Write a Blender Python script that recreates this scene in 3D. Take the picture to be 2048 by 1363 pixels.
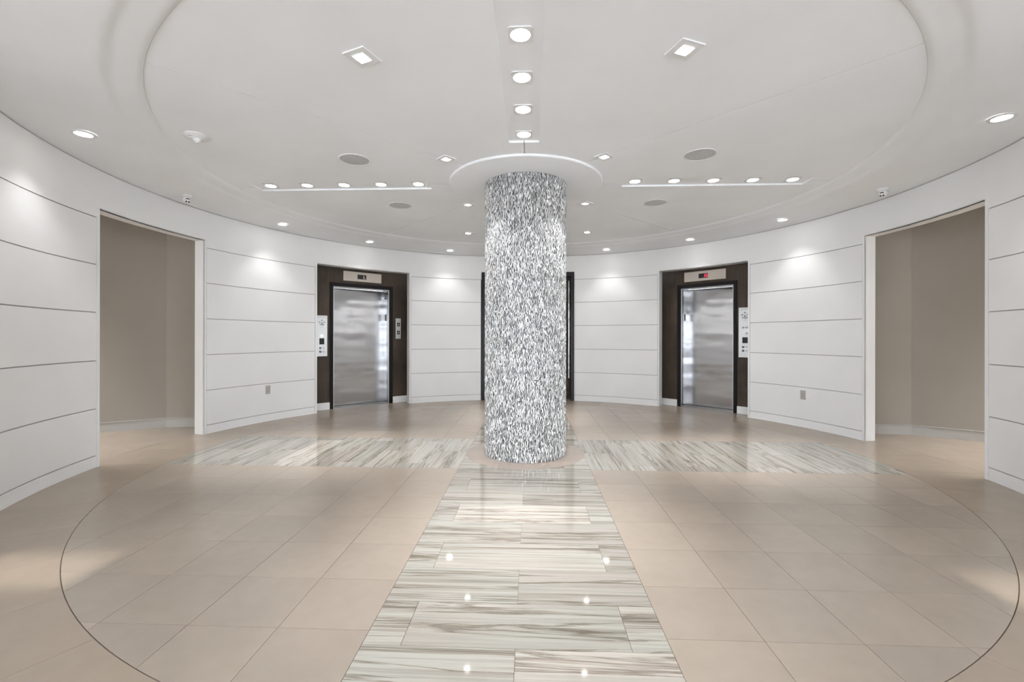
import bpy, math, random
import numpy as np
from mathutils import Matrix, Vector
random.seed(7)
C = bpy.context.scene.collection
for o in list(bpy.data.objects): bpy.data.objects.remove(o)
R_ = math.radians
SC = bpy.context.scene

# ------------------------------------------------------------------ camera
cd = bpy.data.cameras.new('camera'); cam = bpy.data.objects.new('camera', cd); C.objects.link(cam)
cam.location = (0.0636, -5.1793, 1.313)
cam.rotation_euler = (R_(90), R_(-0.097), 0.0416)
cd.sensor_width = 36.0; cd.sensor_fit = 'HORIZONTAL'
cd.lens = 908.57 * 36.0 / 2048.0
cd.shift_y = -7.834 / 2048.0
cd.clip_start = 0.02; cd.clip_end = 200
SC.camera = cam

# ------------------------------------------------------------------ world, sun, exposure
SC.view_settings.view_transform = 'Standard'; SC.view_settings.look = 'None'
SC.view_settings.exposure = 1.24; SC.view_settings.gamma = 1.0; SC.view_settings.use_curve_mapping = False
wd = bpy.data.worlds.new('sky'); SC.world = wd; wd.use_nodes = True
wn = wd.node_tree.nodes; wl = wd.node_tree.links
bg = wn['Background']
tcw = wn.new('ShaderNodeTexCoord'); sepw = wn.new('ShaderNodeSeparateXYZ'); rmp = wn.new('ShaderNodeValToRGB')
wl.new(tcw.outputs['Generated'], sepw.inputs[0]); wl.new(sepw.outputs['Z'], rmp.inputs[0])
rmp.color_ramp.elements[0].position = 0.0; rmp.color_ramp.elements[0].color = (0.93, 0.965, 1.0, 1)
rmp.color_ramp.elements[1].position = 0.7; rmp.color_ramp.elements[1].color = (0.72, 0.84, 1.0, 1)
wl.new(rmp.outputs[0], bg.inputs['Color']); bg.inputs['Strength'].default_value = 4.3
sd = bpy.data.lights.new('sun', 'SUN'); sun = bpy.data.objects.new('sun', sd); C.objects.link(sun)
sd.energy = 2.0; sd.angle = R_(1.2); sd.color = (1.0, 0.94, 0.84)
SUN_DIR = Vector((0.0, 1.0, -0.58))
sun.rotation_euler = SUN_DIR.to_track_quat('-Z', 'Y').to_euler(); sun.location = (-3, -20, 8)

E_WASH, E_SLOT, E_COL, E_MID, E_HALL = 9.5, 40.0, 34.0, 24.0, 50.0
WARM = (0.985, 0.99, 1.0)

# ------------------------------------------------------------------ materials
def nm(name, base, rough=0.5, metal=0.0, spec=0.5, coat=0.0):
    m = bpy.data.materials.new(name); m.use_nodes = True
    b = m.node_tree.nodes['Principled BSDF']
    b.inputs['Base Color'].default_value = (*base, 1); b.inputs['Roughness'].default_value = rough
    b.inputs['Metallic'].default_value = metal; b.inputs['Specular IOR Level'].default_value = spec
    b.inputs['Coat Weight'].default_value = coat
    return m, m.node_tree, b
def node(nt, t, **kw):
    n = nt.nodes.new(t)
    for k, v in kw.items(): setattr(n, k, v)
    return n
def mapping(nt, scale, coord='Object', rnd=0.0):
    tc = node(nt, 'ShaderNodeTexCoord'); mp = node(nt, 'ShaderNodeMapping')
    nt.links.new(tc.outputs[coord], mp.inputs['Vector']); mp.inputs['Scale'].default_value = scale
    if rnd:
        oi = node(nt, 'ShaderNodeObjectInfo'); mu = node(nt, 'ShaderNodeVectorMath', operation='MULTIPLY')
        cx = node(nt, 'ShaderNodeCombineXYZ')
        ml = node(nt, 'ShaderNodeMath', operation='MULTIPLY'); ml.inputs[1].default_value = rnd
        nt.links.new(oi.outputs['Random'], ml.inputs[0])
        for i in range(3): nt.links.new(ml.outputs[0], cx.inputs[i])
        nt.links.new(cx.outputs[0], mp.inputs['Location'])
    return mp
def noise(nt, vec, scale, detail=4, rough=0.5, dist=0.0):
    n = node(nt, 'ShaderNodeTexNoise'); n.inputs['Scale'].default_value = scale
    n.inputs['Detail'].default_value = detail; n.inputs['Roughness'].default_value = rough
    n.inputs['Distortion'].default_value = dist
    nt.links.new(vec.outputs[0], n.inputs['Vector']); return n
def ramp(nt, src, stops):
    r = node(nt, 'ShaderNodeValToRGB'); e = r.color_ramp.elements
    while len(e) < len(stops): e.new(0.5)
    for i, (p, c) in enumerate(stops):
        e[i].position = p; e[i].color = (*c, 1)
    nt.links.new(src.outputs[0], r.inputs[0]); return r
def mix(nt, fac, a, b, mode='MIX'):
    n = node(nt, 'ShaderNodeMix', data_type='RGBA', blend_type=mode)
    if isinstance(fac, float): n.inputs[0].default_value = fac
    else: nt.links.new(fac, n.inputs[0])
    for k, s in ((6, a), (7, b)):
        if isinstance(s, tuple): n.inputs[k].default_value = (*s, 1)
        else: nt.links.new(s, n.inputs[k])
    return n.outputs[2]
def bump(nt, b, src, strength, dist=0.01):
    n = node(nt, 'ShaderNodeBump'); n.inputs['Strength'].default_value = strength; n.inputs['Distance'].default_value = dist
    nt.links.new(src, n.inputs['Height']); nt.links.new(n.outputs[0], b.inputs['Normal'])

def paint(name, col, rough=0.5, spec=0.4):
    m, nt, b = nm(name, col, rough, 0, spec)
    mp = mapping(nt, (1, 1, 1)); n = noise(nt, mp, 1.3, 3)
    r = ramp(nt, n, [(0.3, tuple(c * 0.97 for c in col)), (0.7, tuple(min(1, c * 1.02) for c in col))])
    nt.links.new(r.outputs[0], b.inputs['Base Color'])
    n2 = noise(nt, mp, 160, 2); bump(nt, b, n2.outputs[0], 0.04, 0.001)
    return m
M = {}
M['wall'] = paint('white_wall_paint', (0.87, 0.865, 0.855), 0.42)
M['groove'] = paint('shade_grey_backing_paint', (0.46, 0.44, 0.42), 0.6)  # shade in the board grooves and ceiling gap put into the colour
M['ceil'] = paint('ceiling_paint', (0.90, 0.91, 0.92), 0.6)
M['trim'] = paint('white_trim_paint', (0.88, 0.875, 0.865), 0.35)
M['hallbase'] = paint('grey_baseboard_paint', (0.47, 0.455, 0.43), 0.5)
M['hall'] = paint('greige_wallcovering', (0.36, 0.328, 0.285), 0.7)

def tile_mat(name, col, rough):
    m, nt, b = nm(name, col, rough, 0, 0.5)
    mp = mapping(nt, (1, 1, 1), 'Object', 37.0)
    n = noise(nt, mp, 3.0, 3, 0.5); n2 = noise(nt, mp, 14, 3, 0.5)
    lo = tuple(c * 0.955 for c in col); hi = tuple(min(1, c * 1.035) for c in col)
    r = ramp(nt, n, [(0.3, lo), (0.7, hi)])
    r2 = ramp(nt, n2, [(0.3, (0.975, 0.975, 0.975)), (0.7, (1.015, 1.015, 1.015))])
    c = mix(nt, 1.0, r.outputs[0], r2.outputs[0], 'MULTIPLY')
    oi = node(nt, 'ShaderNodeObjectInfo'); r3 = ramp(nt, oi, [(0.0, (0.95, 0.95, 0.96)), (1.0, (1.04, 1.035, 1.03))])
    nt.links.new(oi.outputs['Random'], r3.inputs[0])
    c = mix(nt, 1.0, c, r3.outputs[0], 'MULTIPLY')
    nt.links.new(c, b.inputs['Base Color'])
    return m
M['tile'] = tile_mat('cream_limestone', (0.385, 0.322, 0.264), 0.27)
M['ringtile'] = tile_mat('tan_limestone', (0.37, 0.300, 0.235), 0.27)
M['disc'] = tile_mat('pinkish_limestone', (0.35, 0.29, 0.245), 0.20)
M['grout'] = nm('grout', (0.20, 0.15, 0.115), 0.8)[0]

def travertine():
    m, nt, b = nm('veined_travertine', (0.5, 0.5, 0.45), 0.05, 0, 0.5)
    mp = mapping(nt, (0.30, 11.0, 1.0), 'Object', 53.0)
    w = noise(nt, mp, 1.6, 8, 0.62, 0.25)
    base = ramp(nt, w, [(0.25, (0.195, 0.178, 0.155)), (0.40, (0.335, 0.312, 0.275)), (0.50, (0.45, 0.43, 0.39)), (0.60, (0.35, 0.335, 0.30)), (0.75, (0.58, 0.555, 0.51))])
    # thin dark crinkled veins
    mp2 = mapping(nt, (0.32, 7.0, 1.0), 'Object', 91.0)
    v = noise(nt, mp2, 1.0, 12, 0.62, 0.5)
    vr = ramp(nt, v, [(0.0, (1, 1, 1)), (0.475, (1, 1, 1)), (0.497, (0.45, 0.40, 0.36)), (0.512, (0.75, 0.72, 0.68)), (0.53, (1, 1, 1))])
    c = mix(nt, 0.95, base.outputs[0], vr.outputs[0], 'MULTIPLY')
    # slow hue change: pinkish to greenish grey
    mp3 = mapping(nt, (0.8, 3.0, 1.0), 'Object', 17.0); h = noise(nt, mp3, 1.0, 2)
    hr = ramp(nt, h, [(0.35, (1.03, 0.985, 0.965)), (0.65, (0.99, 1.0, 0.975))])
    c = mix(nt, 1.0, c, hr.outputs[0], 'MULTIPLY')
    oi = node(nt, 'ShaderNodeObjectInfo'); r3 = ramp(nt, oi, [(0.0, (0.84, 0.83, 0.83)), (0.5, (0.93, 0.93, 0.93)), (0.85, (1.02, 1.02, 1.02)), (1.0, (1.2, 1.2, 1.2))])
    nt.links.new(oi.outputs['Random'], r3.inputs[0])
    c = mix(nt, 1.0, c, r3.outputs[0], 'MULTIPLY')
    nt.links.new(c, b.inputs['Base Color'])
    return m
M['trav'] = travertine()

ROT = 0.0
def steel(name, col=(0.62, 0.62, 0.63), rough=0.24, wav=0.25, vert=True):
    m, nt, b = nm(name, col, rough, 1.0)
    b.inputs['Anisotropic'].default_value = 0.88 if vert else 0.4
    tg = node(nt, 'ShaderNodeTangent', direction_type='RADIAL', axis='Z'); nt.links.new(tg.outputs[0], b.inputs['Tangent'])
    b.inputs['Anisotropic Rotation'].default_value = ROT
    mp = mapping(nt, (1.0, 1.0, 260.0) if not vert else (260.0, 260.0, 1.0)); n = noise(nt, mp, 1.0, 2)
    rr = ramp(nt, n, [(0.3, (rough * 0.97,) * 3), (0.7, (rough * 1.03,) * 3)]); nt.links.new(rr.outputs[0], b.inputs['Roughness'])
    mp2 = mapping(nt, (1.2, 1.2, 3.2)); w = noise(nt, mp2, 1.3, 1, 0.4)
    bump(nt, b, w.outputs[0], wav, 0.02)
    return m
M['steel'] = steel('brushed_steel', (0.44, 0.44, 0.45), rough=0.20, wav=0.55)
M['steel2'] = steel('satin_steel_plate', (0.50, 0.50, 0.49), 0.34, 0.02)
M['warmsteel'] = steel('warm_nickel_plate', (0.60, 0.55, 0.50), 0.33, 0.02, False)
M['black'] = nm('gloss_black_metal', (0.010, 0.008, 0.009), 0.35, 0.0, 0.22)[0]
M['matblack'] = nm('black_plastic', (0.010, 0.010, 0.010), 0.35)[0]
M['white'] = nm('white_plastic', (0.78, 0.78, 0.77), 0.4)[0]
M['greyplate'] = nm('grey_plastic', (0.44, 0.42, 0.39), 0.45)[0]
M['mark'] = nm('engraved_black', (0.02, 0.02, 0.02), 0.5)[0]
M['greymark'] = nm('etched_grey', (0.30, 0.30, 0.29), 0.5)[0]
def bronze():
    m, nt, b = nm('dark_bronze_laminate', (0.070, 0.055, 0.042), 0.5, 0.0, 0.3)
    mp = mapping(nt, (90, 90, 1.4)); n = noise(nt, mp, 1.0, 4)
    mp2 = mapping(nt, (1, 1, 1)); n2 = noise(nt, mp2, 2.2, 4)
    a = ramp(nt, n, [(0.3, (0.052, 0.040, 0.030)), (0.7, (0.080, 0.061, 0.047))])
    c = ramp(nt, n2, [(0.35, (0.75, 0.74, 0.74)), (0.65, (1.25, 1.2, 1.15))])
    nt.links.new(mix(nt, 1.0, a.outputs[0], c.outputs[0], 'MULTIPLY'), b.inputs['Base Color'])
    return m
M['bronze'] = bronze()
def grille():
    m, nt, b = nm('speaker_mesh', (0.50, 0.51, 0.51), 0.6)
    v = node(nt, 'ShaderNodeTexVoronoi'); v.inputs['Scale'].default_value = 150
    tc = node(nt, 'ShaderNodeTexCoord'); nt.links.new(tc.outputs['Object'], v.inputs['Vector'])
    r = ramp(nt, v, [(0.15, (0.34, 0.34, 0.34)), (0.5, (0.60, 0.61, 0.61))]); nt.links.new(r.outputs[0], b.inputs['Base Color'])
    return m
M['grille'] = grille()
def emit(name, col, s):
    m, nt, b = nm(name, (0, 0, 0), 0.5)
    b.inputs['Emission Color'].default_value = (*col, 1); b.inputs['Emission Strength'].default_value = s
    b.inputs['Base Color'].default_value = (*[c * .8 for c in col], 1)
    return m
M['lens'] = emit('lit_lens', (1.0, 0.98, 0.95), 10.0)
M['led_white'] = emit('lit_white_led', (1.0, 1.0, 1.0), 3.0)
M['led_red'] = emit('lit_red_digit', (1.0, 0.05, 0.12), 0.6)
M['led_pink'] = emit('lit_pale_digit', (0.9, 0.62, 0.58), 0.35)
def chips():
    m, nt, b = nm('silver_glass_chips', (0.8, 0.8, 0.8), 0.32, 0.6, 0.6)
    at = node(nt, 'ShaderNodeAttribute', attribute_name='shade')
    r = node(nt, 'ShaderNodeValToRGB'); e = r.color_ramp.elements
    e[0].position = 0.0; e[0].color = (0.22, 0.222, 0.228, 1); e[1].position = 1.0; e[1].color = (0.82, 0.815, 0.80, 1)
    nt.links.new(at.outputs['Fac'], r.inputs[0]); nt.links.new(r.outputs[0], b.inputs['Base Color'])
    return m
M['chips'] = chips()
def glass():
    m = bpy.data.materials.new('storefront_glass'); m.use_nodes = True; nt = m.node_tree
    out = nt.nodes['Material Output']; nt.nodes.remove(nt.nodes['Principled BSDF'])
    t = node(nt, 'ShaderNodeBsdfTransparent'); g = node(nt, 'ShaderNodeBsdfGlossy'); g.inputs['Roughness'].default_value = 0.02
    mx = node(nt, 'ShaderNodeMixShader'); mx.inputs[0].default_value = 0.05
    t.inputs['Color'].default_value = (0.97, 0.97, 0.97, 1)
    nt.links.new(t.outputs[0], mx.inputs[1]); nt.links.new(g.outputs[0], mx.inputs[2])
    nt.links.new(mx.outputs[0], out.inputs['Surface']); return m
M['glass'] = glass()
M['paving'] = paint('pale_paving', (0.72, 0.71, 0.70), 0.8)

# ------------------------------------------------------------------ mesh helpers
def P(r, a, z=0.0):
    a = R_(a); return (r * math.sin(a), r * math.cos(a), z)
class MB:
    def __init__(s): s.v = []; s.f = []
    def add(s, vs, fs):
        k = len(s.v); s.v += [tuple(v) for v in vs]; s.f += [tuple(i + k for i in f) for f in fs]; return s
    def box(s, x0, x1, y0, y1, z0, z1):
        return s.add([(x0,y0,z0),(x1,y0,z0),(x1,y1,z0),(x0,y1,z0),(x0,y0,z1),(x1,y0,z1),(x1,y1,z1),(x0,y1,z1)],
                     [(3,2,1,0),(4,5,6,7),(0,1,5,4),(1,2,6,5),(2,3,7,6),(3,0,4,7)])
    def prism(s, poly, z0, z1):
        n = len(poly); A = sum(poly[i][0]*poly[(i+1)%n][1]-poly[(i+1)%n][0]*poly[i][1] for i in range(n))
        if A < 0: poly = poly[::-1]
        vs = [(x, y, z0) for x, y in poly] + [(x, y, z1) for x, y in poly]
        fs = [tuple(range(n))[::-1], tuple(range(n, 2*n))] + [(i, (i+1)%n, n+(i+1)%n, n+i) for i in range(n)]
        return s.add(vs, fs)
    def xzprism(s, poly, y0, y1):            # outline in x,z pushed along y (y0 nearer the viewer)
        n = len(poly); A = sum(poly[i][0]*poly[(i+1)%n][1]-poly[(i+1)%n][0]*poly[i][1] for i in range(n))
        if A < 0: poly = poly[::-1]
        vs = [(x, y0, z) for x, z in poly] + [(x, y1, z) for x, z in poly]
        fs = [tuple(range(n)), tuple(range(n, 2*n))[::-1]] + [((i+1)%n, i, n+i, n+(i+1)%n) for i in range(n)]
        return s.add(vs, fs)
    def arc(s, r0, r1, a0, a1, z0, z1, step=1.0):
        n = max(1, int(math.ceil(abs(a1 - a0) / step))); vs = []; fs = []
        for i in range(n + 1):
            a = a0 + (a1 - a0) * i / n
            vs += [P(r0, a, z0), P(r1, a, z0), P(r1, a, z1), P(r0, a, z1)]
        for i in range(n):
            k = 4 * i
            for j in range(4): fs.append((k + j, k + 4 + j, k + 4 + (j + 1) % 4, k + (j + 1) % 4))
        fs.append((3, 2, 1, 0)); fs.append((4*n, 4*n+1, 4*n+2, 4*n+3))
        return s.add(vs, fs)
    def lathe(s, prof, seg=48, c=(0, 0, 0), a0=0, a1=360):
        full = abs(a1 - a0) >= 359.9; n = seg; vs = []; fs = []; m = len(prof)
        for i in range(n if full else n + 1):
            a = a0 + (a1 - a0) * i / n
            for r, z in prof:
                p = P(r, a, z); vs.append((p[0]+c[0], p[1]+c[1], p[2]+c[2]))
        for i in range(n):
            k0 = i * m; k1 = ((i + 1) % n if full else i + 1) * m
            for j in range(m - 1): fs.append((k0 + j, k1 + j, k1 + j + 1, k0 + j + 1))
        return s.add(vs, fs)
    def cyl_y(s, x, z, r, y0, y1, seg=16):   # disc facing -y
        return s.xzprism([(x + r*math.cos(2*math.pi*i/seg), z + r*math.sin(2*math.pi*i/seg)) for i in range(seg)], y0, y1)
    def sphere(s, c, r, a=16, b=10, sx=1, sy=1, sz=1):
        return s.lathe([(max(1e-4, r*math.sin(math.pi*j/b)), r*math.cos(math.pi*j/b)) for j in range(b, -1, -1)], a, c)
    def build(s, name, mat, parent=None, smooth=False, loc=None, bevel=0.0):
        me = bpy.data.meshes.new(name); me.from_pydata(s.v, [], s.f); me.validate()
        import bmesh
        b = bmesh.new(); b.from_mesh(me)
        bmesh.ops.recalc_face_normals(b, faces=b.faces)
        if bevel: bmesh.ops.bevel(b, geom=b.edges[:] , offset=bevel, segments=1, affect='EDGES', clamp_overlap=True)
        b.to_mesh(me); b.free()
        if smooth:
            me.polygons.foreach_set('use_smooth', [True] * len(me.polygons)); me.set_sharp_from_angle(angle=R_(32))
        me.materials.append(mat)
        o = bpy.data.objects.new(name, me); C.objects.link(o)
        if parent: o.parent = parent
        if loc: o.location = loc
        return o
def tag(o, label=None, cat=None, group=None, kind=None):
    for k, v in (('label', label), ('category', cat), ('group', group), ('kind', kind)):
        if v: o[k] = v
    return o
def thing(name, label, cat, loc=(0, 0, 0), rz=0.0, group=None):
    o = bpy.data.objects.new(name, None); C.objects.link(o); o.empty_display_size = 0.1
    o.location = loc; o.rotation_euler = (0, 0, rz); return tag(o, label, cat, group)
def struct(o, label): return tag(o, label, 'building part', None, 'structure')
def copy_tree(o, parent=None):
    c = o.copy(); C.objects.link(c)
    if parent: c.parent = parent
    for ch in list(o.children): copy_tree(ch, c)
    return c
def root(name, label):                       # an Empty that holds a piece of the setting
    o = bpy.data.objects.new(name, None); C.objects.link(o); return struct(o, label)

# ------------------------------------------------------------------ dimensions
RW = 4.3674          # inner face of the round wall
RT = 4.52            # its back face
H = 3.0              # perimeter ceiling
ZC = 3.056           # central ceiling
RF = 3.757           # inlaid floor circle
G = [0.117, 0.5866, 1.0683, 1.5537, 2.0342, 2.5069]   # groove heights
SW = 0.657           # half width of the travertine bands
# openings of the wall, by angle from the far side (0), clockwise
OP = dict(left=(-100.0, -80.4, 2.60), lift_left=(-55.6, -32.3, 2.568), back=(-12.8, 12.5, 2.655),
          lift_right=(35.0, 56.1, 2.568), right=(79.8, 100.0, 2.60))

# ------------------------------------------------------------------ floor
fl = root('floor', 'polished beige stone floor with a grey veined travertine cross inside an inlaid circle')
MB().box(-8.2, 8.2, -9.2, 7.2, -0.12, -0.004).build('base_slab', M['grout'], fl)
NC = 240
CIRC = [(RF*math.cos(2*math.pi*i/NC), RF*math.sin(2*math.pi*i/NC)) for i in range(NC)]
def clip_circle(poly, r):
    c = [(r*math.cos(2*math.pi*i/NC), r*math.sin(2*math.pi*i/NC)) for i in range(NC)]
    if all(math.hypot(*p) < r*0.999 for p in poly): return poly
    out = poly
    for i in range(NC):
        (ax, ay), (bx, by) = c[i], c[(i+1) % NC]; inp = out; out = []
        if not inp: return []
        f = lambda p: (bx-ax)*(p[1]-ay) - (by-ay)*(p[0]-ax)
        for j in range(len(inp)):
            p, q = inp[j-1], inp[j]; fp, fq = f(p), f(q)
            if (fp >= 0) != (fq >= 0):
                t = fp/(fp-fq); out.append((p[0]+t*(q[0]-p[0]), p[1]+t*(q[1]-p[1])))
            if fq >= 0: out.append(q)
    return out
GAP = 0.0011
def slab(name, poly, mat, rot=0.0):
    """one stone piece, its origin at its centre, its own x axis turned by rot (along the veins)"""
    poly = clip_circle(poly, RF - 0.002)
    if len(poly) < 3: return None
    A = abs(sum(poly[i-1][0]*poly[i][1]-poly[i][0]*poly[i-1][1] for i in range(len(poly))))/2
    if A < 0.002: return None
    cx = sum(p[0] for p in poly)/len(poly); cy = sum(p[1] for p in poly)/len(poly)
    c, s = math.cos(-rot), math.sin(-rot)
    loc = [((x-cx)*c-(y-cy)*s, (x-cx)*s+(y-cy)*c) for x, y in poly]
    o = MB().prism(loc, -0.0045, 0.0).build(name, mat, fl); o.location = (cx, cy, 0); o.rotation_euler = (0, 0, rot)
    return o
def rect(x0, x1, y0, y1): return [(x0+GAP, y0+GAP), (x1-GAP, y0+GAP), (x1-GAP, y1-GAP), (x0+GAP, y1-GAP)]
PT = 0.4195
for sx in (-1, 1):
    for sy in (-1, 1):
        for i in range(8):
            for j in range(8):
                x0, x1 = SW + i*PT, SW + (i+1)*PT; y0, y1 = SW + j*PT, SW + (j+1)*PT
                if math.hypot(x0, y0) > RF: continue
                xs = sorted((sx*x0, sx*x1)); ys = sorted((sy*y0, sy*y1))
                slab('floor_tile', rect(xs[0], xs[1], ys[0], ys[1]), M['tile'])
PR = 0.3262
def band(direction):
    for k in range(10):
        d0, d1 = SW + k*PR, SW + (k+1)*PR
        if d0 > RF: break
        cuts = [-SW, 0.0, SW] if k % 2 == 0 else [-SW, -0.49, 0.49, SW]
        for a, b in zip(cuts, cuts[1:]):
            if direction in ('front', 'rear'):
                s = -1 if direction == 'front' else 1; ys = sorted((s*d0, s*d1))
                slab('travertine_plank', rect(a, b, ys[0], ys[1]), M['trav'], 0.0)
            else:
                s = -1 if direction == 'left' else 1; xs = sorted((s*d0, s*d1))
                slab('travertine_plank', rect(xs[0], xs[1], a, b), M['trav'], math.pi/2)
for d in ('front', 'rear', 'left', 'right'): band(d)
for k in range(4):
    y0 = -SW + k*SW/2; cuts = [-SW, 0.0, SW] if k % 2 else [-SW, -0.40, 0.40, SW]
    for a, b in zip(cuts, cuts[1:]): slab('travertine_plank', rect(a, b, y0, y0+SW/2), M['trav'], 0.0)
MB().lathe([(0.30, -0.003), (0.665, -0.003), (0.668, 0.0006), (0.666, 0.0012), (0.30, 0.0012)], 96).build('stone_disc', M['disc'], fl, True)
# ring of radial tiles between the circle and the wall
NR = 42
for k in range(NR):
    a0 = -150.9 + k*360/NR; a1 = a0 + 360/NR; g = math.degrees(GAP/4.1)
    o = MB().arc(RF + 0.002, 4.497, a0 + g, a1 - g, -0.0045, 0.0, 1.0).build('ring_tile', M['ringtile'], fl)
# slabs beyond the ring: halls left and right, lift lobbies, entrance
def beyond(pts, a0, a1, name='outer_slab'):
    n = 24; arc = [P(4.501, a0 + (a1-a0)*i/n)[:2] for i in range(n+1)]
    MB().prism(arc + pts, -0.0045, 0.0).build(name, M['ringtile'], fl)
beyond([(-7.6, 2.2), (-7.6, -3.6)], -130, -66)
beyond([(7.6, -3.6), (7.6, 2.2)], 66, 130)
beyond([(-1.2, 5.3), (-5.6, 5.3), (-5.9, 2.3)][::-1][::-1], -65.5, -15)
beyond([(5.9, 2.3), (5.6, 5.3), (1.2, 5.3)], 15, 65.5)
beyond([(1.19, 5.3), (-1.19, 5.3)], -14.9, 14.9)
beyond([(-7.6, -3.61), (-7.6, -8.6), (7.6, -8.6), (7.6, -3.61)], 130.1, 229.9)

# ------------------------------------------------------------------ round wall
SEG = [('wall_left', -128.0, -100.0, 'curved white wall of wide boards left of the left doorway'),
       ('wall_back_left', -80.4, -55.6, 'curved white wall of wide boards between left doorway and left lift'),
       ('wall_back', -32.3, -12.8, 'curved white wall of wide boards just left of the pillar'),
       ('wall_back_middle', 12.5, 35.0, 'curved white wall of wide boards just right of the pillar'),
       ('wall_back_right', 56.1, 79.8, 'curved white wall of wide boards between right lift and right doorway'),
       ('wall_right', 100.0, 128.0, 'curved white wall of wide boards right of the right doorway')]
GW = 0.0052
CAS = 0.030          # casing face width
cas = math.degrees(CAS / RW)
for name, a0, a1, lab in SEG:
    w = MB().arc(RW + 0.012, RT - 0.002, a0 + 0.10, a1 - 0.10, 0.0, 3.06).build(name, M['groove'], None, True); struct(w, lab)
    l0 = a0 + (cas*1.25 if a0 > -127 and name != 'wall_back_middle' else (0.15 if name == 'wall_back_middle' else 0))
    l1 = a1 - (cas*1.25 if a1 < 127 and name != 'wall_back' else (0.15 if name == 'wall_back' else 0))
    zs = [0.0] + G
    for i in range(len(zs) - 1):
        z0 = zs[i] + (GW if i else 0.0); z1 = zs[i+1] - GW
        MB().arc(RW, RW + 0.014, l0, l1, z0, z1).build('baseboard' if i == 0 else 'board', M['wall' if i else 'trim'], w, True)
    # returns at the openings
# upper frieze running all the way round, dipping between the openings
fr = root('wall_upper', 'plain white upper wall band running round the whole room above the openings')
bounds = [(-128, OP['left'][0], None), (OP['left'][0], OP['left'][1], 'left'), (OP['left'][1], OP['lift_left'][0], None), (OP['lift_left'][0], OP['lift_left'][1], 'lift_left'),
          (OP['lift_left'][1], OP['back'][0], None), (OP['back'][0], OP['back'][1], 'back'), (OP['back'][1], OP['lift_right'][0], None),
          (OP['lift_right'][0], OP['lift_right'][1], 'lift_right'), (OP['lift_right'][1], OP['right'][0], None), (OP['right'][0], OP['right'][1], 'right'), (OP['right'][1], 128, None)]
def frieze():
    m = MB(); st = []
    for a0, a1, k in bounds:
        z = OP[k][2] + 0.006 if k else G[-1] + GW
        n = max(1, int(round((a1 - a0)))); 
        for i in range(n): st.append((a0 + (a1-a0)*i/n, a0 + (a1-a0)*(i+1)/n, z))
    for (a0, a1, z) in st:
        zt = 2.992
        m.add([P(RW, a0, z), P(RW, a1, z), P(RW, a1, zt), P(RW, a0, zt)], [(0, 1, 2, 3)])
        m.add([P(RT, a0, z), P(RT, a1, z), P(RT, a1, 3.06), P(RT, a0, 3.06)], [(3, 2, 1, 0)])
        m.add([P(RW, a0, z), P(RW, a1, z), P(RT, a1, z), P(RT, a0, z)], [(3, 2, 1, 0)])
        m.add([P(RW, a0, zt), P(RW, a1, zt), P(RW+.02, a1, zt), P(RW+.02, a0, zt)], [(0, 1, 2, 3)])
    return m
o = frieze().build('band', M['wall'], fr, False)
import bmesh
b_ = bmesh.new(); b_.from_mesh(o.data); bmesh.ops.remove_doubles(b_, verts=b_.verts, dist=0.0008); b_.to_mesh(o.data); b_.free()
o.data.polygons.foreach_set('use_smooth', [True]*len(o.data.polygons)); o.data.set_sharp_from_angle(angle=R_(32))
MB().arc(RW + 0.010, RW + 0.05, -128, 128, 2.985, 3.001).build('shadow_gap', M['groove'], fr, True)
# casings round the openings, with full-depth returns
def casing(name, key, lab, mat='trim', width=CAS, proud=0.004, depth=RT):
    a0, a1, z = OP[key]; c = math.degrees(width/RW); r0 = RW - proud
    w = root(name, lab)
    e = math.degrees(0.012/RW)
    for (b0, b1) in ((a0 - c, a0), (a1, a1 + c)):
        MB().arc(r0, RW + 0.02, b0, b1, 0, z + width).build('casing_upright', M[mat], w, True)
    MB().arc(r0, RW + 0.02, a0, a1, z, z + width).build('casing_head', M[mat], w, True)
    MB().arc(r0, depth + 0.001, a0 - e, a0 + 0.0, 0, z).build('jamb', M[mat], w, True)
    MB().arc(r0, depth + 0.001, a1 - 0.0, a1 + e, 0, z).build('jamb', M[mat], w, True)
    MB().arc(r0, depth + 0.001, a0, a1, z, z + 0.012).build('head_lining', M[mat], w, True)
casing('trim_1', 'left', 'plain white casing round the open doorway at left')
casing('trim_2', 'lift_left', 'thin white casing round the left lift recess')
casing('trim_3', 'lift_right', 'thin white casing round the right lift recess')
casing('trim_4', 'right', 'plain white casing round the open doorway at right')

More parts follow.
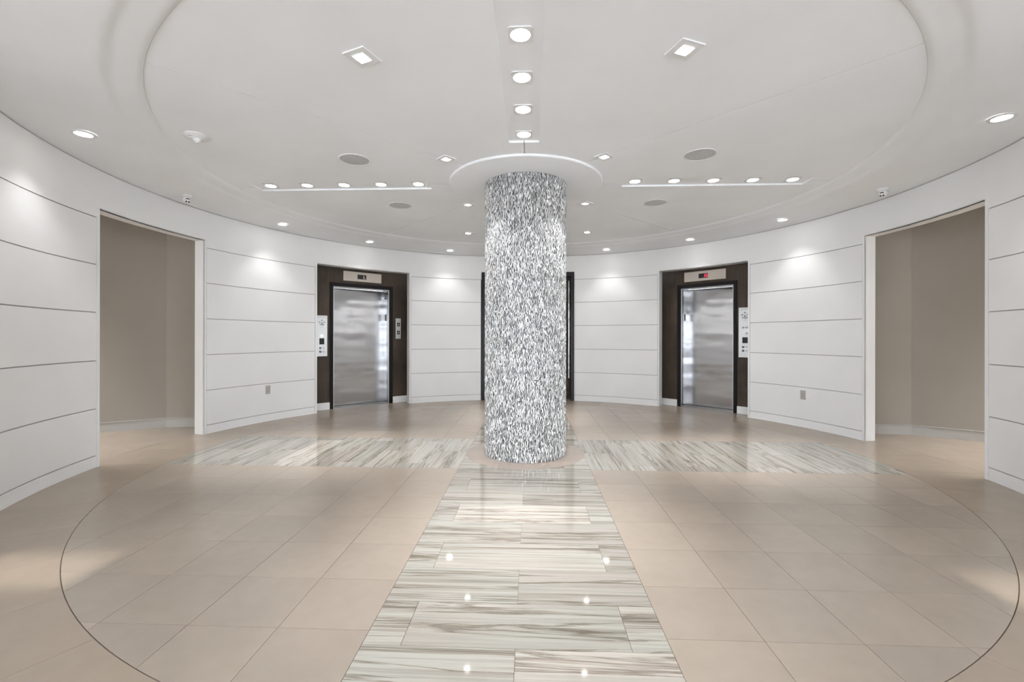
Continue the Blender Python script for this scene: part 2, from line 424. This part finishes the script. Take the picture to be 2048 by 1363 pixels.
# ------------------------------------------------------------------ ceiling
ce = root('ceiling', 'white plaster ceiling with two concentric steps, radial joints and four recessed light slots')
prof = [(4.56, 3.10), (4.56, H), (4.36, H), (3.64, H + .020), (3.61, H + .0205), (3.588, H + .023), (3.568, H + .029), (3.552, H + .033), (3.532, H + .0345),
        (3.435, H + .0395), (3.418, H + .0405), (3.403, H + .044), (3.392, H + .049), (3.386, H + .053), (3.3825, ZC), (3.376, 3.10)]
MB().lathe(prof, 240).build('stepped_ring', M['ceil'], ce, True)
MB().lathe([(0.0001, 3.15), (4.6, 3.15), (4.6, 3.075), (0.0001, 3.075)], 120).build('backing_board', M['ceil'], ce, True)
J = 0.0035
def sector(k, flip):
    """one of eight ceiling panels between two joints; the side along the light slot is notched for half of it"""
    S0, S1, SWD = 1.105, 3.15, 0.135
    pts = [(J, 0.5), (J, S0), (SWD, S0), (SWD, S1), (J, S1)]
    r = 3.3815; n = 30
    a_s = math.degrees(math.asin(J/r)); pts += [P(r, a_s + (45 - 2*a_s)*i/n)[:2] for i in range(n+1)]
    q = J/math.sqrt(2); pts += [(0.36 - q + q*0 - q, 0.36 + q - q*0)] if False else [(0.354 - q, 0.354 + q)]
    if flip: pts = [(-x, y) for x, y in pts]
    a = k*math.pi/2; c, s = math.cos(a), math.sin(a)
    return [(x*c - y*s, x*s + y*c) for x, y in pts]
for k in range(4):
    for fl_ in (False, True):
        MB().prism(sector(k, fl_), ZC, 3.0755).build('ceiling_panel', M['ceil'], ce)
MB().lathe([(0.40, 3.065), (0.858, 3.065), (0.862, 3.046), (0.852, 3.036), (0.835, 3.0335), (0.40, 3.0335)], 96).build('drop_disc', M['ceil'], ce, True)
# entrance ceiling (behind the camera) and halls
n = 30; arc = [P(4.5, 128 + 104*i/n)[:2] for i in range(n+1)]
MB().prism(arc + [(-7.7, -2.77), (-7.7, -7.45), (7.7, -7.45), (7.7, -2.77)], H, 3.12).build('entrance_ceiling', M['ceil'], ce)

# ------------------------------------------------------------------ halls beyond the side doorways
def hall(sx, side):
    w = root('wall_hall_' + side, 'grey-beige wall of the %s side hall seen through the doorway' % side)
    path = [(4.40, 2.05), (4.62, 1.27), (4.80, 1.235), (5.22, 1.20), (5.80, 0.79), (6.9, -0.02), (6.9, -3.2), (3.75, -3.2)]
    lab = None
    for i in range(len(path) - 1):
        (x0, y0), (x1, y1) = path[i], path[i+1]
        L = math.hypot(x1-x0, y1-y0); nx, ny = -(y1-y0)/L, (x1-x0)/L
        if nx*(x0) + ny*(y0) < 0 and i < 5: nx, ny = -nx, -ny
        if i >= 5: nx, ny = ((1, 0) if i == 5 else (0, -1))
        if i == 0: nx, ny = 1, 0.2
        t = 0.10; e = 0.0
        m = MB().prism([(sx*x0, y0), (sx*x1, y1), (sx*(x1+nx*t), y1+ny*t), (sx*(x0+nx*t), y0+ny*t)], 0, 3.05); m.build('wall_face', M['wall' if i >= 5 else 'hall'], w)
        if i in (1, 2, 3, 4, 5, 6):
            b = 0.014
            MB().prism([(sx*(x0-nx*b), y0-ny*b), (sx*(x1-nx*b), y1-ny*b), (sx*x1, y1), (sx*x0, y0)], 0, 0.125).build('baseboard', M['hallbase'], w)
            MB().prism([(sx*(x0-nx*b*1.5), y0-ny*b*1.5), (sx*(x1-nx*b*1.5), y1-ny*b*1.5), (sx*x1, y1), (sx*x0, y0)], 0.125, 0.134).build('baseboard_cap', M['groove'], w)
    n = 20; aa = [P(4.5, sx*(65 + 65*i/n))[:2] for i in range(n+1)]
    MB().prism(aa + [(sx*7.0, -3.3), (sx*7.0, 2.1)], 2.98, 3.08).build('hall_ceiling', M['ceil'], w)
hall(-1, 'left'); hall(1, 'right')

# ------------------------------------------------------------------ lift recesses and lifts
def digit(segs, w, h, t):
    """seven-segment strokes in x,z about the origin"""
    m = MB(); y0, y1 = -0.001, 0.0
    S = dict(a=(-w, w, h-t, h), g=(-w, w, -t/2, t/2), d=(-w, w, -h, -h+t), f=(-w, -w+t, 0, h), b=(w-t, w, 0, h), e=(-w, -w+t, -h, 0), c=(w-t, w, -h, 0))
    for s in segs:
        x0, x1, z0, z1 = S[s]; m.box(x0, x1, y0, y1, z0, z1)
    return m
def leaf(cx, cz, ang, L, W):
    c, s = math.cos(ang), math.sin(ang); pts = []
    for i in range(9):
        t = i/8; pts.append((W*math.sin(math.pi*t)*(1-t*0.35), L*(t-0.5)))
    for i in range(7, 0, -1):
        t = i/8; pts.append((-W*math.sin(math.pi*t)*(1-t*0.35), L*(t-0.5)))
    return [(cx + x*c - z*s, cz + x*s + z*c) for x, z in pts]
def lift(side, phi, n, half, fi0, fi1, fo0, fo1, ind, cop, btn, dark_side):
    ph = -R_(phi); word = 'left' if side == 'left' else 'right'
    base = P(n, phi)
    def at(x): return Vector(base) + Vector((math.cos(ph)*x, math.sin(ph)*x, 0))
    # recess shell
    w = root('wall_recess_' + side, 'dark bronze laminate wall of the %s lift recess' % word)
    w.location = base; w.rotation_euler = (0, 0, ph)
    E0, E1 = -1.22, 1.22; top = 2.62; ft = 2.305
    MB().box(E0, fo0, 0, 0.08, 0, top+.1).build('panel', M['bronze'], w)
    MB().box(fo1, E1, 0, 0.08, 0, top+.1).build('panel', M['bronze'], w)
    MB().box(fo0, fo1, 0, 0.08, ft, top+.1).build('panel', M['bronze'], w)
    for s in (-1, 1):
        x = E0 if s < 0 else E1
        MB().box(min(x, x+s*0.06), max(x, x+s*0.06), -0.36, 0.08, 0, top+.1).build('side_panel', M['bronze'], w)
    MB().box(E0, E1, -0.10, 0.08, top, top+0.06).build('head_panel', M['bronze'], w)
    for a, b in ((E0, fo0 - 0.002), (fo1 + 0.002, E1)):
        MB().box(a, b, -0.016, 0.0, 0.0, 0.125).build('baseboard', M['trim'], w)
    # lift
    t = thing('elevator', 'brushed steel lift door in black frame, at %s of the pillar' % word, 'elevator', base, ph)
    fz = 2.235; D = 0.28
    f = MB(); f.box(fo0, fi0, -0.022, 0.08, 0, ft); f.box(fi1, fo1, -0.022, 0.08, 0, ft); f.box(fi0, fi1, -0.022, 0.08, fz, ft)
    f.build('door_frame', M['black'], t)
    for x0, x1, nm_ in ((fi0 - 0.03, fi0, 'jamb_lining'), (fi1, fi1 + 0.03, 'jamb_lining')):
        MB().box(x0, x1, 0.0, D, 0.0, fz).build(nm_, M['steel'], t)
    s_ = MB(); s_.box(fi0, fi0 + 0.012, -0.018, 0.004, 0, fz); s_.box(fi1 - 0.012, fi1, -0.018, 0.004, 0, fz); s_.box(fi0+.012, fi1-.012, -0.018, 0.004, fz - 0.012, fz)
    s_.build('edge_trim', M['steel2'], t)
    MB().box(fi0 - .03, fi1 + .03, 0.0, D, fz, fz + 0.03).build('head_lining', M['steel'], t)
    d = MB().box(fi0 + 0.001, fi1 - 0.001, D - 0.02, D + 0.02, 0.012, fz - 0.002).build('door_panel', M['steel'], t)
    xs = fi0 + 0.075 if dark_side > 0 else fi1 - 0.075
    MB().cyl_y(xs, 2.03, 0.009, D - 0.024, D - 0.019, 12).build('key_hole', M['matblack'], d)
    MB().box(fi0 + 0.001, fi1 - 0.001, 0.0, D - 0.02, 0.0005, 0.010).build('door_sill', M['steel2'], t)
    MB().box(fi0 + 0.001, fi1 - 0.001, D - 0.028, D - 0.021, 0.0005, 0.016).build('sill_gap', M['matblack'], t)
    # number plates on the inside of the jamb facing the camera
    xj = fi1 if dark_side > 0 else fi0; s = -1 if dark_side > 0 else 1
    def jplate(y0, y1, z0, z1, name):
        return MB().box(min(xj, xj + s*0.003), max(xj, xj + s*0.003), y0, y1, z0, z1).build(name, M['matblack'], t)
    jplate(0.10, 0.165, 1.63, 1.76, 'floor_plate')
    if dark_side > 0:
        jp = jplate(0.10, 0.18, 2.06, 2.20, 'floor_plate')
        jj = MB(); x = xj - 0.0045
        jj.box(x, x + 0.002, 0.140, 0.150, 2.095, 2.165); jj.box(x, x + 0.002, 0.122, 0.140, 2.095, 2.105)
        jj.build('letter', M['white'], jp)
    # indicator above the door
    i0, i1 = ind; zc = 2.443
    g = thing('floor_indicator', 'wide metal floor display over the %s lift, reading %s' % (word, 'L' if side == 'left' else '16'), 'display', at((i0+i1)/2) + Vector((0, 0, zc)), ph)
    wI = (i1-i0)/2
    MB().box(-wI, wI, -0.014, -0.001, -0.09, 0.09).build('face_plate', M['warmsteel'], g, bevel=0.002)
    x0 = -0.02
    sc = MB().box(x0 - 0.085, x0 + 0.085, -0.017, -0.0145, -0.042, 0.042).build('screen', M['matblack'], g)
    if side == 'left':
        l = digit('fed', 0.014, 0.028, 0.009).build('digit', M['led_pink'], sc); l.location = (x0 + 0.045, -0.0175, 0)
    else:
        l = digit('bc', 0.013, 0.028, 0.008).build('digit', M['led_red'], sc); l.location = (x0 + 0.018, -0.0175, 0)
        l = digit('afgedc', 0.015, 0.028, 0.008).build('digit', M['led_red'], sc); l.location = (x0 + 0.062, -0.0175, 0)
    # tall service panel
    c0, c1, z0, z1 = cop; cx = (c0+c1)/2; hw = (c1-c0)/2
    g = thing('service_panel', ('tall steel fire service panel with a white lamp beside the left lift' if side == 'left' else 'tall steel fire service panel with key switches beside the right lift'),
              'control panel', at(cx) + Vector((0, 0, z0)), ph)
    hh = z1 - z0
    MB().box(-hw, hw, -0.020, -0.001, 0, hh).build('face_plate', M['steel2'], g, bevel=0.002)
    # emblem: a cluster of dark pointed leaves round a forked stem
    e = MB(); ez = hh - 0.135 if side == 'left' else hh - 0.145
    k = 0.9 if side == 'left' else 1.0
    y0, y1 = -0.0215, -0.0195
    def tri(x, z, w_, h_): e.xzprism([(x - w_*k, ez + z*k), (x + w_*k, ez + z*k), (x, ez + (z + h_)*k)], y0, y1)
    def ring(x, z, r, a0, a1, t_):
        pts = [(x*k + r*k*math.cos(R_(a0+(a1-a0)*i/8)), ez + z*k + r*k*math.sin(R_(a0+(a1-a0)*i/8))) for i in range(9)]
        pts += [(x*k + (r-t_)*k*math.cos(R_(a0+(a1-a0)*i/8)), ez + z*k + (r-t_)*k*math.sin(R_(a0+(a1-a0)*i/8))) for i in range(8, -1, -1)]
        e.xzprism(pts, y0, y1)
    for px, pz in ((0, 0.040), (-0.044, 0.004), (0.044, 0.004)):
        tri(px, pz + 0.010, 0.013, 0.022)
        ring(px, pz, 0.020, 120, 205, 0.006); ring(px, pz, 0.020, -25, 60, 0.006)
    e.xzprism([(-0.010*k, ez + 0.012*k), (0.010*k, ez + 0.012*k), (0.003*k, ez - 0.058*k), (-0.003*k, ez - 0.058*k)], y0, y1)
    e.xzprism(leaf(-0.033*k, ez - 0.030*k, R_(48), 0.040*k, 0.010*k), y0, y1)
    e.xzprism(leaf(0.030*k, ez - 0.032*k, R_(-48), 0.048*k, 0.010*k), y0, y1)
    e.build('emblem', M['mark'], g)
    tx = MB()
    for q in range(9): tx.box(-0.07 + q*0.0158, -0.07 + q*0.0158 + 0.010, y0, y1, hh - 0.040, hh - 0.032)
    for q in range(5): tx.box(-0.032 + q*0.013, -0.032 + q*0.013 + 0.009, y0, y1, ez - 0.083, ez - 0.077)
    tag(tx.build('lettering', M['greymark'], g), kind='stuff')
    def button(x, z, r, mat='matblack', name='key_switch'):
        o = MB().cyl_y(x, z, r, -0.027, -0.0195, 16).build(name, M[mat], g)
        MB().box(x - 0.002, x + 0.002, -0.0285, -0.0265, z - r*0.6, z + r*0.6).build('slot', M['steel2'], o)
    if side == 'left':
        button(-0.005, 0.372, 0.017, 'led_white', 'white_lamp')
        MB().box(-0.045, 0.040, -0.0225, -0.0195, 0.215, 0.325).build('phone_screen', M['matblack'], g)
        for zz in (0.150, 0.085):
            button(-0.030, zz, 0.018); MB().cyl_y(0.028, zz, 0.012, -0.0225, -0.0195, 14).build('label_disc', M['greymark'], g)
    else:
        for xx, zz in ((-0.030, 0.512), (0.028, 0.512), (0.028, 0.412)): button(xx, zz, 0.017, 'greymark')
        MB().box(-0.042, 0.060, -0.0225, -0.0195, 0.245, 0.345).build('phone_screen', M['matblack'], g)
        for zz in (0.178, 0.115):
            button(-0.028, zz, 0.019); MB().cyl_y(0.030, zz, 0.012, -0.0225, -0.0195, 14).build('label_disc', M['greymark'], g)
    # call buttons
    if btn:
        b0, b1, z0, z1 = btn
        g = thing('call_buttons', 'narrow steel call button plate with two black squares, right of the left lift', 'button panel', at((b0+b1)/2) + Vector((0, 0, z0)), ph)
        hw = (b1-b0)/2
        MB().box(-hw, hw, -0.016, -0.001, 0, z1-z0).build('face_plate', M['steel2'], g, bevel=0.002)
        for zz, m_ in ((0.285, 'led_pink'), (0.125, 'led_pink')):
            o = MB().box(-0.028, 0.028, -0.022, -0.0155, zz - 0.036, zz + 0.036).build('button', M['matblack'], g)
            o2 = MB()
            if zz > 0.2: o2.xzprism([(-0.010, zz - 0.012), (0.010, zz - 0.012), (0.0, zz + 0.016)], -0.0235, -0.0215)
            else: o2.xzprism([(-0.010, zz + 0.012), (0.010, zz + 0.012), (0.0, zz - 0.016)], -0.0235, -0.0215)
            o2.build('arrow', M[m_], o)
lift('left', -43.9, 4.58, 0.87, -0.505, 0.590, -0.562, 0.668, (-0.32, 0.427), (-0.80, -0.610, 0.961, 1.693), (0.736, 0.845, 1.275, 1.683), 1)
lift('right', 45.5, 4.60, 0.79, -0.510, 0.455, -0.585, 0.512, (-0.448, 0.321), (0.542, 0.752, 0.971, 1.827), None, -1)

# opening behind the pillar: black-framed door
bk = root('wall_recess_back', 'dark bronze wall of the recess straight behind the pillar')
bk.location = (0, 4.24, 0)
MB().box(-1.05, 1.05, 0.34, 0.42, 0, 2.75).build('panel', M['bronze'], bk)
for s in (-1, 1): MB().box(min(s*1.0, s*1.06), max(s*1.0, s*1.06), 0.16, 0.36, 0, 2.75).build('side_panel', M['bronze'], bk)
MB().box(-1.0, 1.0, 0.10, 0.36, 2.66, 2.72).build('head_panel', M['bronze'], bk)
t = thing('elevator', 'black-framed opening almost hidden behind the glittering pillar', 'elevator', (0, 4.24, 0))
f = MB(); f.box(-0.962, -0.900, -0.002, 0.16, 0, 2.66); f.box(0.892, 0.956, -0.002, 0.16, 0, 2.66); f.box(-0.900, 0.892, -0.002, 0.16, 2.575, 2.66)
f.build('door_frame', M['black'], t)
for s in (-1, 1):
    MB().lathe([(0.030, 0.45), (0.030, 2.50)], 20, (s*0.868 if s > 0 else -0.876, 0.22, 0)).build('side_post', M['steel'], t, True)
MB().box(-0.60, 0.60, 0.30, 0.338, 0.012, 2.25).build('door_panel', M['steel'], t)
f = MB(); f.box(-0.67, -0.60, 0.28, 0.338, 0, 2.32); f.box(0.60, 0.67, 0.28, 0.338, 0, 2.32); f.box(-0.60, 0.60, 0.28, 0.338, 2.25, 2.32)
f.build('inner_frame', M['black'], t)

# ------------------------------------------------------------------ the pillar
pl = thing('mosaic_pillar', 'round pillar covered in glittering silver mosaic strips at the room centre', 'pillar', (0, 0, 0))
CRr = 0.4601
MB().lathe([(CRr - 0.016, 0.0015), (CRr - 0.016, 3.0335)], 96).build('core', nm('pillar_core', (0.10, 0.10, 0.105), 0.5)[0], pl, True)
rng = np.random.default_rng(3)
rows = []; 
ncol = 296
vs = []; fs = []; shade = []
for i in range(ncol):
    a_base = 2*math.pi*i/ncol
    z = 0.004 - rng.uniform(0, 0.03)
    while z < 3.022:
        L = rng.uniform(0.018, 0.046); w = rng.uniform(0.0028, 0.0056); th = 0.003
        zc = z + L/2; z += L*0.86
        if zc - L/2 < 0.002: L = max(0.012, 2*(zc - 0.003)); 
        if zc + L/2 > 3.032: zc = 3.032 - L/2
        a = a_base + rng.normal(0, 0.006); r = CRr - 0.008 + rng.uniform(-0.003, 0.006)
        yaw = rng.normal(0, 0.42); pit = rng.normal(0, 0.16); rol = rng.normal(0, 0.17)
        ca, sa = math.cos(a), math.sin(a)
        er = np.array([sa, ca, 0.0]); et = np.array([ca, -sa, 0.0]); ez_ = np.array([0, 0, 1.0])
        er2 = er*math.cos(yaw) + et*math.sin(yaw); et2 = et*math.cos(yaw) - er*math.sin(yaw)
        u = ez_*math.cos(pit) + er2*math.sin(pit); nrm = er2*math.cos(pit) - ez_*math.sin(pit)
        u2 = u*math.cos(rol) + et2*math.sin(rol); t2 = et2*math.cos(rol) - u*math.sin(rol)
        c0 = er*r + ez_*zc; k = len(vs)
        for (sx, sz) in ((-1, -1), (1, -1), (1, 1), (-1, 1)): vs.append(c0 + t2*sx*w + u2*sz*L/2)
        for (sx, sz) in ((-1, -1), (1, -1), (1, 1), (-1, 1)): vs.append(c0 + t2*sx*w*0.6 + u2*sz*L*0.44 + nrm*th)
        fs += [(k+4, k+5, k+6, k+7), (k, k+1, k+5, k+4), (k+1, k+2, k+6, k+5), (k+2, k+3, k+7, k+6), (k+3, k, k+4, k+7)]
        s = float(np.clip(rng.beta(1.1, 0.9), 0, 1)); shade += [s]*5
me = bpy.data.meshes.new('mosaic_strips'); me.from_pydata([tuple(map(float, v)) for v in vs], [], fs)
at = me.attributes.new('shade', 'FLOAT', 'FACE'); at.data.foreach_set('value', shade)
b_ = bmesh.new(); b_.from_mesh(me); bmesh.ops.recalc_face_normals(b_, faces=b_.faces); b_.to_mesh(me); b_.free()
me.materials.append(M['chips'])
o = bpy.data.objects.new('mosaic_strips', me); C.objects.link(o); o.parent = pl
tag(o, None, None, None, 'stuff')

# ------------------------------------------------------------------ luminaires
def lamp(parent, energy, size, blend, loc, target=None, radius=0.035, col=WARM):
    ld = bpy.data.lights.new('lamp', 'SPOT'); ld.energy = energy; ld.spot_size = R_(size); ld.spot_blend = blend
    ld.shadow_soft_size = radius; ld.color = col
    o = bpy.data.objects.new('lamp', ld); C.objects.link(o); o.parent = parent; o.location = loc
    if target: o.rotation_euler = Vector(target).to_track_quat('-Z', 'Y').to_euler()
    return o
def square_ring(m, ho, hi, z0, z1):
    m.box(-ho, ho, -ho, -hi, z0, z1); m.box(-ho, ho, hi, ho, z0, z1); m.box(-ho, -hi, -hi, hi, z0, z1); m.box(hi, ho, -hi, hi, z0, z1); return m
ORD = ['first', 'second', 'third', 'fourth', 'fifth']
def slot_light(x, y, z, side, i):
    t = thing('square_downlight', '%s square-trimmed lamp out from the pillar in the %s ceiling slot' % (ORD[i], side), 'ceiling light', (x, y, z), 0.0, 'square downlights in the ceiling slots')
    # square plate with a round hole
    s = 0.072; r = 0.058; N = 32; m = MB(); vs = []; fs = []
    for i_ in range(N):
        a = 2*math.pi*(i_+0.5)/N; c, d = math.cos(a), math.sin(a); k = s/max(abs(c), abs(d))
        vs += [(c*r, d*r, -0.007), (c*k, d*k, -0.007), (c*k, d*k, 0.0), (c*r, d*r, 0.0)]
    for i_ in range(N):
        a0, a1 = 4*i_, 4*((i_+1) % N)
        for j in range(4): fs.append((a0+j, a1+j, a1+(j+1) % 4, a0+(j+1) % 4))
    m.add(vs, fs); m.build('trim_plate', M['white'], t)
    MB().lathe([(0.0001, -0.004), (r, -0.004), (r, -0.001), (0.0001, -0.001)], 32).build('lens', M['lens'], t)
    lamp(t, E_SLOT, 56, 0.85, (0, 0, -0.03))
ZS = 3.0745
for i in range(5):
    d = 1.2335 + 0.4344*i
    slot_light(0, -d, ZS, 'front', i)
    slot_light(-d, 0, ZS, 'left', i); slot_light(d, 0, ZS, 'right', i); slot_light(0, d, ZS, 'rear', i)
def spot_light(x, y, rz, label, energy, target, size=60, s=0.083, hole=0.042, group='square adjustable spotlights'):
    t = thing('square_spotlight', label, 'ceiling light', (x, y, ZC), rz, group)
    m = square_ring(MB(), s, hole, -0.008, 0.0)
    m.build('trim_plate', M['white'], t)
    m = square_ring(MB(), hole + 0.006, hole, -0.010, -0.008); m.build('inner_rim', M['white'], t)
    # gimbal: tilted lens cup
    tv = Vector(target).normalized()
    rot = Matrix.Rotation(-rz, 3, 'Z'); tl = rot @ tv
    o = MB().lathe([(0.0001, -0.006), (hole*0.78, -0.006), (hole*0.86, -0.008), (hole*0.88, 0.0), (0.0001, 0.0)], 24).build('lens', M['lens'], t, True, (0, 0, -0.004))
    lo = Vector(tl)
    lamp(t, energy, size, 0.6, (tl.x*0.02, tl.y*0.02, -0.035), tuple(tl))
for sx in (-1, 1):
    for sy in (-1, 1):
        px, py = 0.767*sx, 0.767*sy
        fb = 'front' if sy < 0 else 'rear'; lr = 'left' if sx < 0 else 'right'
        spot_light(px, py, R_(45), 'small angled spotlight aimed at the pillar, %s %s corner' % (fb, lr), E_COL, (-sx*0.30, -sy*0.30, -0.75), 52, 0.07, 0.036, 'spotlights aimed at the pillar')
        px, py = 0.9899*sx, 2.3907*sy
        spot_light(px, py, R_(22.5*sx*sy*-1), 'square recessed spotlight by itself, %s of the pillar towards the %s' % (fb.replace('front', 'in front').replace('rear', 'behind'), lr), E_MID, (0.0, 0.0, -1.0), 60, 0.083, 0.042, 'lone square spotlights')
def round_light(a, label):
    x, y, _ = P(3.988, a)
    t = thing('round_downlight', label, 'ceiling light', (x, y, H + 0.0100), -R_(a), 'round downlights along the curved wall')
    MB().lathe([(0.058, -0.002), (0.062, -0.008), (0.084, -0.006), (0.088, -0.0005), (0.084, 0.0)], 40).build('trim_ring', M['white'], t, True)
    MB().lathe([(0.0001, -0.004), (0.060, -0.004), (0.060, -0.0005), (0.0001, -0.0005)], 40).build('lens', M['lens'], t)
    lamp(t, E_WASH, 90, 0.8, (0, 0, -0.02), (0.0, 0.10, -1.0))
NAM = {-22.5: 'round wall-washing lamp just left of the pillar, over the back wall', 22.5: 'round wall-washing lamp just right of the pillar, over the back wall',
       -45.0: 'round wall-washing lamp in front of the left lift', 45.0: 'round wall-washing lamp in front of the right lift',
       -67.5: 'round wall-washing lamp above the outlet on the left wall', 67.5: 'round wall-washing lamp above the outlet on the right wall',
       -112.5: 'large-looking round lamp near the left edge, left of the left doorway', 112.5: 'large-looking round lamp near the right edge, right of the right doorway'}
for a, l in NAM.items(): round_light(a, l)
# hall lamps
wash_data = bpy.data.lights.new('lamp', 'SPOT'); wash_data.energy = 95; wash_data.spot_size = R_(100); wash_data.spot_blend = 0.8; wash_data.shadow_soft_size = 0.035; wash_data.color = WARM
for sx, w in ((-1, 'left'), (1, 'right')):
    t = thing('hall_downlight', 'round lamp in the %s side hall ceiling' % w, 'ceiling light', (sx*5.35, -0.35, 2.98))
    MB().lathe([(0.058, -0.002), (0.062, -0.008), (0.084, -0.006), (0.088, -0.0005), (0.084, 0.0)], 32).build('trim_ring', M['white'], t, True)
    MB().lathe([(0.0001, -0.004), (0.060, -0.004), (0.060, -0.0005), (0.0001, -0.0005)], 32).build('lens', M['lens'], t)
    lamp(t, E_HALL, 66, 0.8, (0, 0, -0.02))
    for j, yy in enumerate((-0.35, -1.15, -1.95)):
        c = copy_tree(t); c.location = (sx*6.52, yy, 2.98)
        c['label'] = '%s of three round lamps deep in the %s side hall' % (ORD[j], w)
        for ch in c.children:
            if ch.type == 'LIGHT': ch.data = wash_data

# ------------------------------------------------------------------ speakers, sensor, cameras, outlets
for sx in (-1, 1):
    for sy in (-1, 1):
        w = ('nearer' if sy < 0 else 'farther') + ' round grey ceiling speaker on the ' + ('left' if sx < 0 else 'right') + ' of the pillar'
        t = thing('ceiling_speaker', w, 'speaker', (1.6727*sx, 0.7774*sy, ZC), 0, 'round ceiling speakers')
        MB().lathe([(0.136, -0.003), (0.141, -0.008), (0.150, -0.006), (0.155, -0.001), (0.152, 0.0)], 48).build('bezel', M['white'], t, True)
        MB().lathe([(0.0001, -0.0065), (0.10, -0.006), (0.1375, -0.004), (0.1375, -0.001), (0.0001, -0.001)], 48).build('mesh_cover', M['grille'], t, True)
t = thing('motion_sensor', 'white domed motion sensor with a small pointed nose on the left ceiling', 'sensor', (-2.843, -1.343, ZC), 0)
MB().lathe([(0.0001, -0.034), (0.045, -0.034), (0.062, -0.028), (0.088, -0.012), (0.100, -0.006), (0.102, 0.0)], 40).build('housing', M['white'], t, True)
MB().lathe([(0.0001, -0.066), (0.012, -0.064), (0.026, -0.054), (0.033, -0.038), (0.034, -0.030)], 28, (0.012, -0.012, 0)).build('nose', M['white'], t, True)
o = MB(); 
for q in range(4): o.box(-0.030 + q*0.011, -0.030 + q*0.011 + 0.008, -0.070, -0.064, -0.0255, -0.022)
o = tag(o.build('lettering', M['greymark'], t), kind='stuff')
def dome_camera(x, y, word, face):
    t = thing('security_camera', 'small white turret camera with black lenses above the %s doorway' % word, 'camera', (x, y, H + 0.0080), face)
    MB().lathe([(0.062, 0.0), (0.062, -0.012), (0.052, -0.030), (0.030, -0.036), (0.0001, -0.036)], 32).build('base', M['white'], t, True)
    b = MB().sphere((0, 0, -0.052), 0.044, 28, 16).build('ball', M['white'], t, True)
    # face looks along local -y, tipped down
    d = Vector((0, -0.86, -0.50)); up = Vector((0, -0.50, 0.86)); rt = Vector((1, 0, 0)); c = Vector((0, 0, -0.052))
    def disc(u, v, r, name, mat):
        m = MB(); n = 14; cc = c + d*0.0435 + rt*u + up*v; vs = []
        k = math.sqrt(max(0, 0.044**2 - u*u - v*v)) + 0.0005; cc = c + d*k + rt*u + up*v
        for h in (0, 0.003): vs += [tuple(cc + d*h + rt*r*math.cos(2*math.pi*i/n) + up*r*math.sin(2*math.pi*i/n)) for i in range(n)]
        m.add(vs, [tuple(range(n)), tuple(range(n, 2*n))] + [(i, (i+1) % n, n+(i+1) % n, n+i) for i in range(n)])
        m.build(name, mat, b)
    disc(-0.013, -0.014, 0.009, 'lens', M['matblack']); disc(0.013, -0.014, 0.009, 'lens', M['matblack'])
    # dark curved slot above the lenses
    m = MB(); vs = []; n = 10
    for i in range(n + 1):
        a = R_(40 + 100*i/n)
        for rr in (0.019, 0.028):
            u, v = rr*math.cos(a), rr*math.sin(a) - 0.002; k = math.sqrt(0.044**2 - u*u - v*v) + 0.0012
            vs.append(tuple(c + d*k + rt*u + up*v))
    m.add(vs, [(2*i, 2*i+2, 2*i+3, 2*i+1) for i in range(n)]); m.build('dark_slot', M['matblack'], b)
dome_camera(-4.06, 0.10, 'left', R_(50)); dome_camera(4.06, 0.16, 'right', R_(-50))
def outlet(a, z, word):
    x, y, _ = P(RW, a)
    t = thing('wall_outlet', 'grey power outlet low on the %s curved wall' % word, 'outlet', (x, y, z), -R_(a), 'wall outlets')
    MB().box(-0.040, 0.040, -0.007, 0.001, -0.065, 0.065).build('cover_plate', M['greyplate'], t, bevel=0.002)
    o = MB().box(-0.020, 0.020, -0.010, -0.0065, -0.036, 0.036).build('socket', M['greyplate'], t, bevel=0.0015)
    for zz in (-0.018, 0.018):
        for xx in (-0.007, 0.007): MB().box(xx - 0.0015, xx + 0.0015, -0.0108, -0.0098, zz - 0.006, zz + 0.006).build('pin_slot', M['mark'], o)
outlet(-66.9, 0.488, 'left'); outlet(67.9, 0.474, 'right')

# ------------------------------------------------------------------ entrance behind the camera (daylight)
en = root('wall_front', 'glazed entrance front behind the viewer')
for s in (-1, 1):
    MB().box(min(s*7.6, s*7.7), max(s*7.6, s*7.7), -7.4, -2.7, 0, 3.1).build('side_wall', M['wall'], en)
    MB().box(min(s*3.45, s*7.6), max(s*3.45, s*7.6), -3.3, -3.2, 0, 3.1).build('return_wall', M['wall'], en)
MB().box(-7.7, 7.7, -7.46, -7.34, 2.85, 3.12).build('header', M['wall'], en)
MB().box(-7.7, 7.7, -7.46, -7.34, -0.01, 0.10).build('curb', M['black'], en)
for i in range(9):
    x = -7.6 + 1.9*i
    MB().box(x - 0.035, x + 0.035, -7.46, -7.34, 0.10, 2.85).build('mullion', M['black'], en)
    if i < 8: MB().box(x + 0.035, x + 1.865, -7.43, -7.37, 2.36, 2.58).build('streak_shaping_bar', M['black'], en)  # bar added unseen to cut the sun patch into a streak
    if i < 8: MB().box(x + 0.035, x + 1.865, -7.406, -7.394, 0.10, 2.85).build('pane', M['glass'], en)
g = MB().box(-25, 25, -40, -7.5, -0.16, -0.02).build('pavement', M['paving']); tag(g, 'pale paving outside the entrance', 'ground', None, 'structure')
MB().box(-2.40, 2.45, -12.0, -7.47, 2.96, 3.10).build('sun_blocker_canopy', M['trim'], en)  # slab added out of view to keep sun off the middle floor
for x in (-3.25, 3.30): MB().box(x - 0.15, x + 0.15, -8.6, -8.2, -0.02, 3.6).build('sun_blocker_pier', M['trim'], en)  # piers added out of view to narrow the sun streaks at the sides
